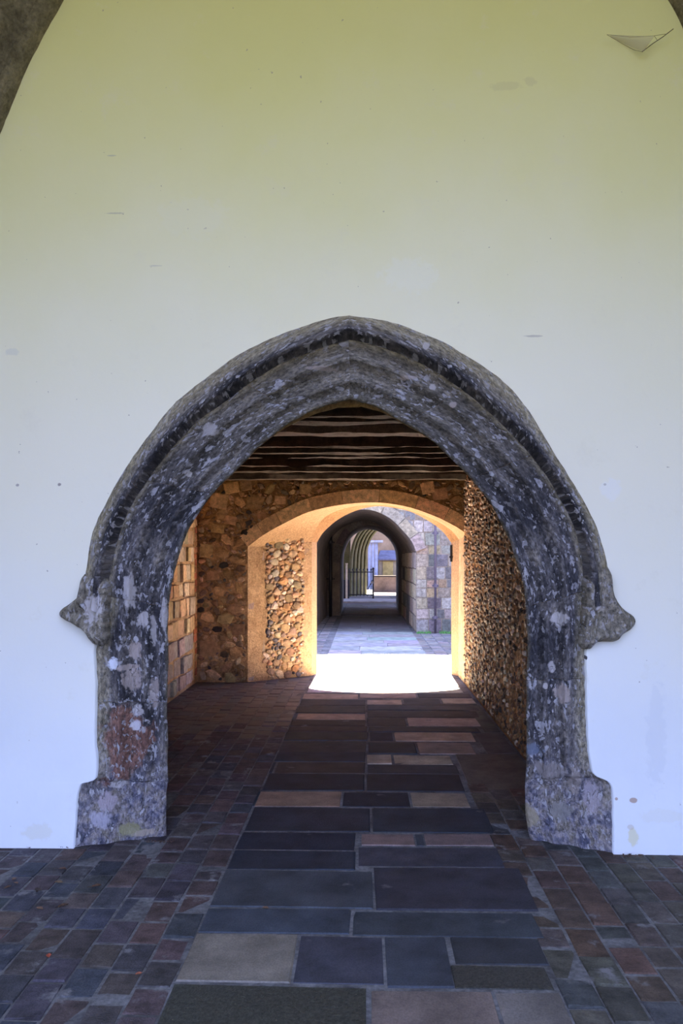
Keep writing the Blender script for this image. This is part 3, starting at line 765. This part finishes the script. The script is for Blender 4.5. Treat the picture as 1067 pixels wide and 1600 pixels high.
# ------------------------------------------------------------------ timber ceiling of the passage
b = MB(); b.box((XPL - .3, YW + .3, HC + .17), (XPR + .3, YO, HC + .26), (.025, .018, .014))
ce = b.build('ceiling', M_wood, None, kind='structure', label='dark boarded passage ceiling on rough timber beams', cat='ceiling')
def beam(y, dz, wd, h, col, seed):
    N_ = 46; vs, fs = [], []
    prof = [(-.5, 1), (-.5, .35), (-.42, 0), (.0, -.03), (.42, 0), (.5, .35), (.5, 1)]
    sag = random.Random(seed); ph = sag.uniform(0, 50); tilt = sag.uniform(-.012, .012)
    for i in range(N_ + 1):
        x = XPL + .002 + (XPR - XPL - .004) * i / N_
        for (u, t) in prof:
            p = Vector((x, y + u * wd + tilt * x, HC + dz + t * h))
            e = noise.noise_vector(Vector((x * 3.1, ph + u * 3, t * 2))) * .018 + noise.noise_vector(Vector((x * 11, ph + u * 9, t * 5))) * .008
            p.y += e.y; p.z = min(p.z + (e.z if t < 1 else 0), HC + .17); vs.append(p)
    K = len(prof)
    for i in range(N_):
        for k in range(K - 1): fs.append((i*K+k, (i+1)*K+k, (i+1)*K+k+1, i*K+k+1))
    fs.append(tuple(range(K))); fs.append(tuple(N_*K + k for k in range(K))[::-1])
    m = mesh('beam', vs, fs, M_wood, [col] * len(vs)); return link('beam', m, ce)
for i, (py, wd, dz) in enumerate([(651,.10,.05),(661,.13,.03),(679,.22,.0),(698,.08,.05),(708,.12,.03),(715,.08,.05),(728,.12,.03),(737,.14,.01),(749,.16,-.01)]):
    yy = (HC + dz - EYE) * F / (HZ - py)
    beam(yy, dz, wd, .16, vary((.07, .045, .035) if py != 679 else (.16, .11, .10), .2), i)
for i in range(14):     # laths on the boards between the beams
    yy = 5.0 + i * .38 + R.uniform(-.08, .08)
    bb = MB(); bb.box((XPL + .01, yy, HC + .145), (XPR - .01, yy + .045, HC + .172), vary((.16, .10, .07), .3)); bb.build('lath', M_wood, ce)

# ------------------------------------------------------------------ roof over everything near (unseen, keeps the sun out)
b = MB(); b.box((-9, YB, 6.6), (9, 6.0, 6.75)); b.box((-9, YW + .3, 3.2), (9, YO, 3.35)); b.box((-9, 5.85, 3.2), (9, 6.0, 6.6)); b.box((-9, YW+.05, 0), (-3.2, YW+.35, 6.6)); b.box((3.05, YW+.05, 0), (9, YW+.35, 6.6))
b.build('roof', M_mortar_far, None, kind='structure', label='roof and masonry above the bay and the passage', cat='roof')

# ------------------------------------------------------------------ court wall with the pointed arch (Y 17.2)
Y3 = 17.2; Y4 = 22.2; Y5 = 26.0
def parch(pts, Y, xl, xr):
    c = catmull([P(x, y, Y) for x, y in pts], 4)
    Ls = [Vector((xl, Y, 0)).lerp(c[0], t) for t in (0, .25, .5, .75)]; Rs = [c[-1].lerp(Vector((xr, Y, 0)), t) for t in (.25, .5, .75, 1)]
    return Ls + c + Rs
C3 = parch([(488,865),(494,838),(508,820),(528,807),(550,799),(569,796),(590,800),(612,812),(630,830),(643,846),(650,862)], Y3, P(488,0,Y3).x, P(650,0,Y3).x)
cw = holed('wall_court', C3, Y3, -9, 9, 5.9, M_mortar_far, kind='structure', label='sun-backed court wall of mixed stone pierced by a wide pointed arch', cat='wall')
cb = MB(); cb.box((-9, Y3 + .02, 3.2), (9, Y3 + .5, 5.9)); cb.build('wall_head', M_mortar_far, cw)
vs = []; fs = []; n3 = len(C3)
C4o = [Vector((p.x * (.93 if p.x > 0 else .93), Y4, p.z)) for p in C3]
for a, c in zip(C3, C4o): vs += [a, a.lerp(c, .5), c]
for i in range(n3 - 1):
    for k2 in (0, 1): fs.append((i*3+k2, i*3+k2+1, (i+1)*3+k2+1, (i+1)*3+k2))
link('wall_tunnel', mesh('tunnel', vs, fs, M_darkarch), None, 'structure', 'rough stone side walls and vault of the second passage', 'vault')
tun = C.objects['wall_tunnel']
# its right side is coursed in big blocks
z = .02; cnt = 0
while z < C3[-5].z + .1:
    h = R.uniform(.26, .38); y = Y3 + .06
    while y < Y4 - .2:
        l = R.uniform(.7, 1.4); l = min(l, Y4 - y)
        xx = C3[-1].x + (C4o[-1].x - C3[-1].x) * (y + l / 2 - Y3) / (Y4 - Y3)
        piece('stone_block', BL[cnt % 8], frame((xx - .01, y + l / 2, z + h / 2), Vector((C4o[-1].x - C3[-1].x, Y4 - Y3, 0)).normalized(), (0,0,1), (-1,0,0), l - .03, h - .03, .05), vary(R.choice([(.44,.38,.28),(.36,.32,.26),(.52,.44,.32),(.16,.16,.17)]), .2), tun)
        cnt += 1; y += l
    z += h
# blocks on the court face, right of the arch
PIC = [(.30, .27, .21), (.27, .27, .26), (.33, .33, .31), (.13, .13, .135), (.30, .23, .16), (.21, .20, .16), (.15, .15, .17)]
z = .0; cnt = 0
while z < 2.95:
    h = R.uniform(.17, .30); x = max(C3[-1].x, 0) + .0
    first = True
    if z + h / 2 > C3[-5].z - .1: 
        # start outside the arch curve
        xs = [p.x for p in C3 if p.x > 0 and p.z > z - .02]; x = (max(xs) + .0) if xs else -.3
    while x < 2.35:
        l = R.uniform(.22, .30) if first else R.uniform(.14, .34)
        piece('stone_block', BL[cnt % 8], frame((x + l / 2, Y3 - .004, z + h / 2), (1,0,0), (0,0,1), (0,-1,0), l - .016, h - .016, .03 if first else R.uniform(.015, .045), R.uniform(-.03, .03)),
              vary(R.choice(PIC[:3] if first else PIC), .15), cw)
        first = False; cnt += 1; x += l
    z += h
# ring of the pointed arch
segs = list(range(4, n3 - 4, 5)); segs[-1] = n3 - 5
for a, c in zip(segs, segs[1:]):
    vs = []; fs = []
    for i in range(a, c + 1):
        p = C3[i]; t = (C3[min(i+1, n3-5)] - C3[max(i-1, 4)]).normalized(); nn = Vector((-t.z, 0, t.x)); p = p + t * (.006 if i == a else (-.006 if i == c else 0))
        vs += [p, p + Vector((0, -.05, 0)), p + nn * .22 + Vector((0, -.05, 0)), p + nn * .22]
    for q in range(c - a):
        for k2 in range(3): fs.append((q*4+k2, q*4+4+k2, q*4+5+k2, q*4+1+k2))
    fs.append((0,1,2,3)); fs.append(tuple(len(vs)-1-x for x in (0,1,2,3)))
    o = link('voussoir', mesh('voussoir', vs, fs, M_stone), cw); o.color = (*vary((.30, .27, .23), .12), 1)

# second, inner arch (Y 22.2 .. 26)
C4 = parch([(531,880),(533,862),(539,845),(548,832),(560,824),(575,820),(591,822),(606,830),(618,843),(625,858),(627,875)], Y4, P(531,0,Y4).x, P(627,0,Y4).x)
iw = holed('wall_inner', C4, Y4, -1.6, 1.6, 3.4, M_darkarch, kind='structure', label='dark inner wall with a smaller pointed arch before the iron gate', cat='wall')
vs = []; fs = []; n4 = len(C4)
for p in C4: vs += [p, Vector((p.x, Y5, p.z))]
for i in range(n4 - 1): fs.append((i*2, i*2+1, i*2+3, i*2+2))
link('reveal', mesh('reveal', vs, fs, M_darkarch), iw)
r4 = [Vector((p.x, Y4, p.z)) for p in C4]
segs = list(range(4, n4 - 4, 6)); segs[-1] = n4 - 5
for a, c in zip(segs, segs[1:]):
    vs = []; fs = []
    for i in range(a, c + 1):
        p = C4[i]; t = (C4[min(i+1, n4-5)] - C4[max(i-1, 4)]).normalized(); nn = Vector((-t.z, 0, t.x)); p = p + t * (.008 if i == a else (-.008 if i == c else 0))
        vs += [p, p + Vector((0, -.06, 0)), p + nn * .2 + Vector((0, -.06, 0)), p + nn * .2]
    for q in range(c - a):
        for k2 in range(3): fs.append((q*4+k2, q*4+4+k2, q*4+5+k2, q*4+1+k2))
    fs.append((0,1,2,3)); fs.append(tuple(len(vs)-1-x for x in (0,1,2,3)))
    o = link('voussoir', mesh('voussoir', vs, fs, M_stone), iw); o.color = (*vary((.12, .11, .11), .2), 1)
b = MB(); b.box((-9, Y4 + .1, 3.1), (9, Y5, 3.4)); b.box((-9, Y3 + .5, 3.1), (9, Y4 + .1, 3.4)); b.box((-1.6, Y5 - .1, 2.6), (1.6, Y5, 3.4)); b.box((-9, Y5-.2, 0), (P(531,0,Y4).x - .02, Y5, 3.4)); b.box((P(627,0,Y4).x + .02, Y5-.2, 0), (9, Y5, 3.4))
b.build('roof', M_darkarch, None, kind='structure', label='roof masonry over the second passage', cat='roof')
b = MB(); b.box((-4.5, Y5, 3.2), (4.5, 36.7, 3.4)); b.build('roof', M_darkarch, None, kind='structure', label='added unseen slab shading the ground around the iron gate', cat='roof')  # unseen slab, added so only a thin strip of ground stays sunlit
# pale slab added to paint the lit floor strip beyond the inner arch
b = MB(); b.box((-.95, 28.6, -.01), (1.5, 30.6, .05), (.42, .42, .46)); b.build('lit_strip_slab', M_far, None, kind='structure', label='added pale slab standing for the lit floor strip before the iron gate', cat='step')
b = MB(); b.box((-.66, Y4 - .12, -.01), (1.0, Y4 + .1, .035), (.12, .12, .14)); b.build('trim_5', M_far, None, kind='structure', label='dark worn threshold under the inner arch', cat='step')

# ------------------------------------------------------------------ things in the distance
def pipe(x, y, top, r, label, brackets, col):
    root = link('drainpipe', None, None, None, label, 'drainpipe'); root.location = (x, y, 0)
    b = MB(); b.tube([(0, 0, .0), (0, 0, top)], r, 10, col); b.build('pipe', M_iron, root, smooth=True)
    for z in brackets:
        b = MB(); b.tube([(0, 0, z), (0, 0, z + .07)], r * 1.45, 10, col); b.box((-r * 2.6, r * .2, z + .01), (r * 2.6, r * 1.4, z + .05), col); b.build('bracket', M_iron, root)
pipe(P(680, 0, Y3 - .09).x, Y3 - .10, 4.6, .026, 'thin dark drainpipe on the pale stone wall right of the far arch', (.30, .98, 2.1, 3.4), (.10, .09, .13))
pipe(P(516.5, 0, 21.9).x, 21.9, 2.35, .045, 'thick black drainpipe against the left wall inside the second passage', (1.0, 2.0), (.02, .02, .03))

# iron gate
YG = 31.5
gx0, gx1 = P(538, 0, YG).x, P(583, 0, YG).x
gt = link('iron_gate', None, None, None, 'black iron bar gate with spear tips beyond the inner arch', 'gate'); gt.location = (gx0, YG, 0)
W = gx1 - gx0; K_ = (.012, .012, .018)
nb_ = 8
for i in range(nb_):
    x = .05 + (W - .13) * i / (nb_ - 1); b = MB(); b.tube([(x, 0, .10), (x, 0, 1.10), (x, 0, 1.115), (x, 0, 1.15), (x, 0, 1.21)], [.015, .015, .035, .032, .004], 8, K_); b.build('bar', M_iron, gt)
for z in (.14, 1.03):
    b = MB(); b.box((0, -.015, z), (W, .015, z + .035), K_); b.build('rail', M_iron, gt)
b = MB(); b.tube([(W, 0, 0), (W, 0, 1.15), (W, 0, 1.18), (W, 0, 1.24)], [.035, .035, .05, .01], 10, K_); b.build('gate_post', M_iron, gt)
b = MB(); b.tube([(W - .22, -.03, .35), (W - .02, -.03, .75)], .014, 8, K_); b.build('brace', M_iron, gt)
b = MB(); b.box((W - .09, -.045, .60), (W + .01, -.02, .68), (.30, .28, .26)); b.build('latch', M_iron, gt)
b = MB(); b.box((gx0 - .25, YG - .10, 0), (gx0 + .18, YG - .04, .72), (.015, .015, .025)); b.box((gx0 - .27, YG - .11, .72), (gx0 + .20, YG - .03, .75), (.015, .015, .025))
b.build('panel', M_iron, None, label='low black solid panel at the hinge side of the iron gate', cat='panel')
b = MB(); xx = P(541.5, 0, YG - .2).x; b.box((xx - .04, YG - .26, 0), (xx + .04, YG - .2, 1.36), (.55, .50, .42)); b.box((xx - .05, YG - .27, 1.36), (xx + .05, YG - .19, 1.40), (.55, .50, .42))
b.build('post', M_far, None, label='slim pale post rising behind the left end of the iron gate', cat='post')

# mossy moulded arch beyond the gate
ma = link('trim_6', None, None, 'structure', 'moss-stained moulded arch beyond the iron gate', 'arch')
base = [(545,925),(546,880),(549,855),(555,838),(566,824),(580,815),(598,808)]
end = [(573,925),(574,866),(578,848),(584,836),(592,828),(603,823),(616,820)]
for o_ in range(5):
    t0, t1 = o_ / 5, (o_ + 1) / 5; y0 = 33.2 + o_ * .55
    ca = catmull([P(a[0] + (e[0]-a[0])*t0, a[1] + (e[1]-a[1])*t0, y0) for a, e in zip(base, end)], 4)
    cb_ = catmull([P(a[0] + (e[0]-a[0])*t1, a[1] + (e[1]-a[1])*t1, y0 + .12) for a, e in zip(base, end)], 4)
    vs, fs = [], []
    for p, q in zip(ca, cb_):
        if p is ca[0]: p.z = 0; q.z = 0
        m1 = p.lerp(q, .35) + Vector((0, -.10, 0)); m2 = p.lerp(q, .7) + Vector((0, -.06, 0))
        vs += [p + Vector((0, .5, 0)) * 0, m1, m2, q, q + Vector((0, .6, 0))]
    for i in range(len(ca) - 1):
        for k2 in range(4): fs.append((i*5+k2, i*5+k2+1, (i+1)*5+k2+1, (i+1)*5+k2))
    link('moulding', mesh('moulding', vs, fs, M_moss, smooth=True), ma)
b = MB(); b.box((-6, 33.4, 0), (P(546, 0, 33.4).x, 35.9, 3.6)); b.build('wall_mass', M_moss, ma)
b = MB(); b.box((-6, 33.4, 3.1), (6, 35.9, 3.7)); b.build('arch_head', M_moss, ma)

# far house with lean-to, pillar and pale door
hs = link('house', None, None, None, 'far stone house with slate lean-to, seen through the innermost arch', 'house'); hs.location = (1.5, 46, 0)
def hb(name, a, c, col, mat=M_far, extra=None):
    b = MB(); b.box(Vector(a) - hs.location, Vector(c) - hs.location, col); 
    return b.build(name, mat, hs)
Yh = 46
hb('wall', (-3, Yh, 0), (8, Yh + .5, 8), (.62, .47, .30), mortar_mat('honey_stone', (.15, .095, .05), (.30, .20, .12), 1.2, .6, .1))
x0 = P(592, 0, Yh - 1).x; x1 = P(622, 0, Yh - 1).x
hb('lean_to_wall', (x0, Yh - 1, 0), (x1 + 1, Yh, P(0, 873, Yh - 1).z), (.22, .17, .11))
dx0, dx1 = P(598, 0, Yh-1).x, P(614, 0, Yh-1).x
hb('door', (dx0, Yh - 1.06, 0), (dx1, Yh - 1, P(0, 877, Yh - 1).z), (.28, .20, .07))
z0 = P(0, 873, Yh - 1).z; z1 = P(0, 860, Yh).z
b = MB(); b.add([Vector(v) - hs.location for v in [(x0 - .1, Yh - 1.2, z0), (x1 + 1.1, Yh - 1.2, z0), (x1 + 1.1, Yh, z1), (x0 + .1, Yh, z1), (x0 - .1, Yh - 1.2, z0 - .08), (x1 + 1.1, Yh - 1.2, z0 - .08), (x1 + 1.1, Yh, z1 - .1), (x0 + .1, Yh, z1 - .1)]],
      [(0,1,2,3),(4,5,1,0),(7,6,5,4),(0,3,7,4),(1,5,6,2)], (.11, .105, .15)); b.build('slate_roof', M_far, hs)
px0, px1 = P(575, 0, Yh - 1.4).x, P(591, 0, Yh - 1.4).x; pz = P(0, 848, Yh - 1.4).z
pb = MB()
for i in range(3):
    a = px0 + (px1 - px0) * i / 3; c = px0 + (px1 - px0) * (i + .86) / 3
    pb.box(Vector((a, Yh - 1.6, 0)) - hs.location, Vector((c, Yh - 1.2, pz)) - hs.location, (.19, .20, .27))
pb.build('pillar', M_far, hs)
hb('cornice', (px0 - .05, Yh - 1.75, pz), (px1 + .25, Yh - 1.1, pz + .12), (.24, .24, .29))
yl = G(600, 925).y
b = MB(); b.box((P(583, 0, yl).x, yl, 0), (5, yl + .35, P(0, 899, yl).z - .06), (.16, .12, .11)); lw = b.build('low_wall', M_far, None, label='low pinkish stone wall beyond the sunlit strip behind the gate', cat='wall')
b = MB(); b.box((P(583, 0, yl).x - .04, yl - .04, P(0, 899, yl).z - .06), (5, yl + .39, P(0, 899, yl).z), (.025, .022, .024)); b.build('coping', M_far, lw)  # coping coloured near-black so its sunlit top looks shaded

# grass at the foot of the court wall
gm = piece_mat('grass_blades', 'attr', rough=.7, bump=0)
b = MB()
for i in range(420):
    x = R.uniform(C3[-1].x, 2.3); y = Y3 - R.uniform(.05, .25); h = R.uniform(.02, .08); a = R.uniform(0, 6.3)
    if abs(x - P(680, 0, Y3 - .10).x) < .09: continue
    d = Vector((math.cos(a), math.sin(a), 0)) * .008
    l = Vector((R.uniform(-.03, .03), R.uniform(-.03, .01), 0)); p = Vector((x, y, 0))
    b.add([p - d, p + d, p + l + Vector((0, 0, h))], [(0, 1, 2)], vary((.12, .38, .10), .3))
b.build('grass', gm, None, kind='stuff', label='strip of bright green grass at the foot of the court wall', cat='grass')

# ------------------------------------------------------------------ fallen leaves and grit
def leaf(x, y, s, col, rot, label, group=None):
    vs, fs = [(0, -.5, 0)], []
    prof = [(.22, -.3), (.34, -.05), (.28, .2), (.12, .42)]
    for (a, c) in prof: vs += [(-a, c, .10 + .05 * math.sin(c * 9)), (0, c, 0), (a, c, .14)]
    vs.append((.02, .58, .06)); fs.append((0, 2, 1)); fs.append((0, 3, 2))
    for i in range(3):
        q = 1 + i * 3; fs += [(q, q+1, q+4, q+3), (q+1, q+2, q+5, q+4)]
    fs += [(10, 11, 13), (11, 12, 13)]
    vs = [Vector(v) * s for v in vs]
    o = link('fallen_leaf', mesh('leaf', vs, fs, gm, [col] * len(vs)), None, None, label, 'leaf', group); o.location = (x, y, .004); o.rotation_euler = (0, 0, rot)
    b = MB(); b.tube([(0, -.5 * s, .002), (s * .1, -.8 * s, .006)], s * .02, 5, tuple(c * .6 for c in col)); b.build('stalk', gm, o)
q = G(76, 1495); leaf(q.x, q.y, .030, (.42, .09, .05), .5, 'small rust-red leaf on the bricks near the left edge')
q = G(217, 1523); leaf(q.x, q.y, .026, (.34, .11, .06), 2.1, 'small rust-brown leaf on the bricks left of the buff slab')
LL = ['outermost scrap of the dark row by the left edge, curled brown', 'curled brown scrap next in from the left edge of the photo', 'pale brown scrap right of the two at the left edge', 'curled scrap on the bricks straight below the left jamb foot corner', 'lower scrap of the pair beneath the plaster foot', 'upper scrap in the dark row of leaf bits below the plaster', 'rightmost brown scrap of the dark row on the left bricks', 'small scrap just above the edge pair at far left', 'single dark scrap between plaster foot and the leaf row', 'small scrap lying close under the left plaster foot', 'scrap touching the foot of the left plaster near the litter heap']
for i, (px, py) in enumerate([(12,1388),(25,1381),(60,1392),(98,1417),(62,1421),(92,1380),(150,1386),(22,1375),(97,1359),(48,1322),(64,1319)]):
    q = G(px, py); leaf(q.x, q.y - (.03 if py < 1330 else 0), R.uniform(.03, .05), vary(R.choice([(.12,.06,.04),(.20,.12,.08),(.07,.05,.04)]), .2), R.uniform(0, 6), LL[i], 'leaf scraps on the left bricks')
q = G(415, 1420); leaf(q.x, q.y, .03, (.16, .09, .06), 1.4, 'brown leaf scrap on a joint of the grey slabs')
def debris(px, py, wx, label):
    b = MB(); q = G(px, py)
    for i in range(60):
        x = R.gauss(0, wx); y = abs(R.gauss(0, .015)); s = R.uniform(.004, .012)
        b.add([(x + R.uniform(-s, s), -y + R.uniform(-s, s), R.uniform(0, s)) for _ in range(4)], [(0,1,2),(0,2,3),(0,3,1),(1,3,2)], vary((.10, .06, .045), .4))
    o = b.build('debris', gm, None, kind='stuff', label=label, cat='debris'); o.location = (q.x, q.y - .005, .006)
debris(105, 1322, .035, 'little heap of dark leaf litter in the corner by the left jamb foot')
debris(250, 1316, .04, 'dark grit under the inner edge of the left jamb foot')
debris(985, 1338, .06, 'dark grit along the foot of the plaster right of the arch')

# ------------------------------------------------------------------ cobweb
m, t, N, L, bs = nt('dusty_web')
bs.inputs['Base Color'].default_value = (.42, .34, .22, 1); bs.inputs['Alpha'].default_value = .38; bs.inputs['Roughness'].default_value = 1
cwb = link('cobweb', None, None, None, 'dusty sagging cobweb hung between plaster and the right rib', 'cobweb')
Yc = YW - .05
tri = [P(948, 54, YW - .004), P(1022, 57, Yc - .02), P(1006, 80, Yc - .03), P(985, 77, YW - .02)]
vs = []; fs = []; n_ = 10
for i in range(n_ + 1):
    for j in range(n_ + 1):
        u, v = i / n_, j / n_
        p = tri[0].lerp(tri[1], u).lerp(tri[0].lerp(tri[3].lerp(tri[2], u), min(1, .25 + u)), v); p.y += -.012 * math.sin(v * 3.14) * math.sin(u * 3.14); vs.append(p)
for i in range(n_):
    for j in range(n_): fs.append((i*(n_+1)+j, i*(n_+1)+j+1, (i+1)*(n_+1)+j+1, (i+1)*(n_+1)+j))
link('web_sheet', mesh('web_sheet', vs, fs, m), cwb)
for qi, pts in enumerate(([(1003,81),(1020,68),(1035,58),(1052,45)], [(948,54),(985,58),(1022,56),(1040,53)], [(1022,56),(1027,63)], [(948,54),(970,67),(990,78),(1004,81)])):
    b = MB(); b.tube([P(x, y, Yc - .02) for x, y in pts], .0020 if qi == 0 else .0009, 6, (.12, .09, .05)); b.build('strand', M_wood, cwb)
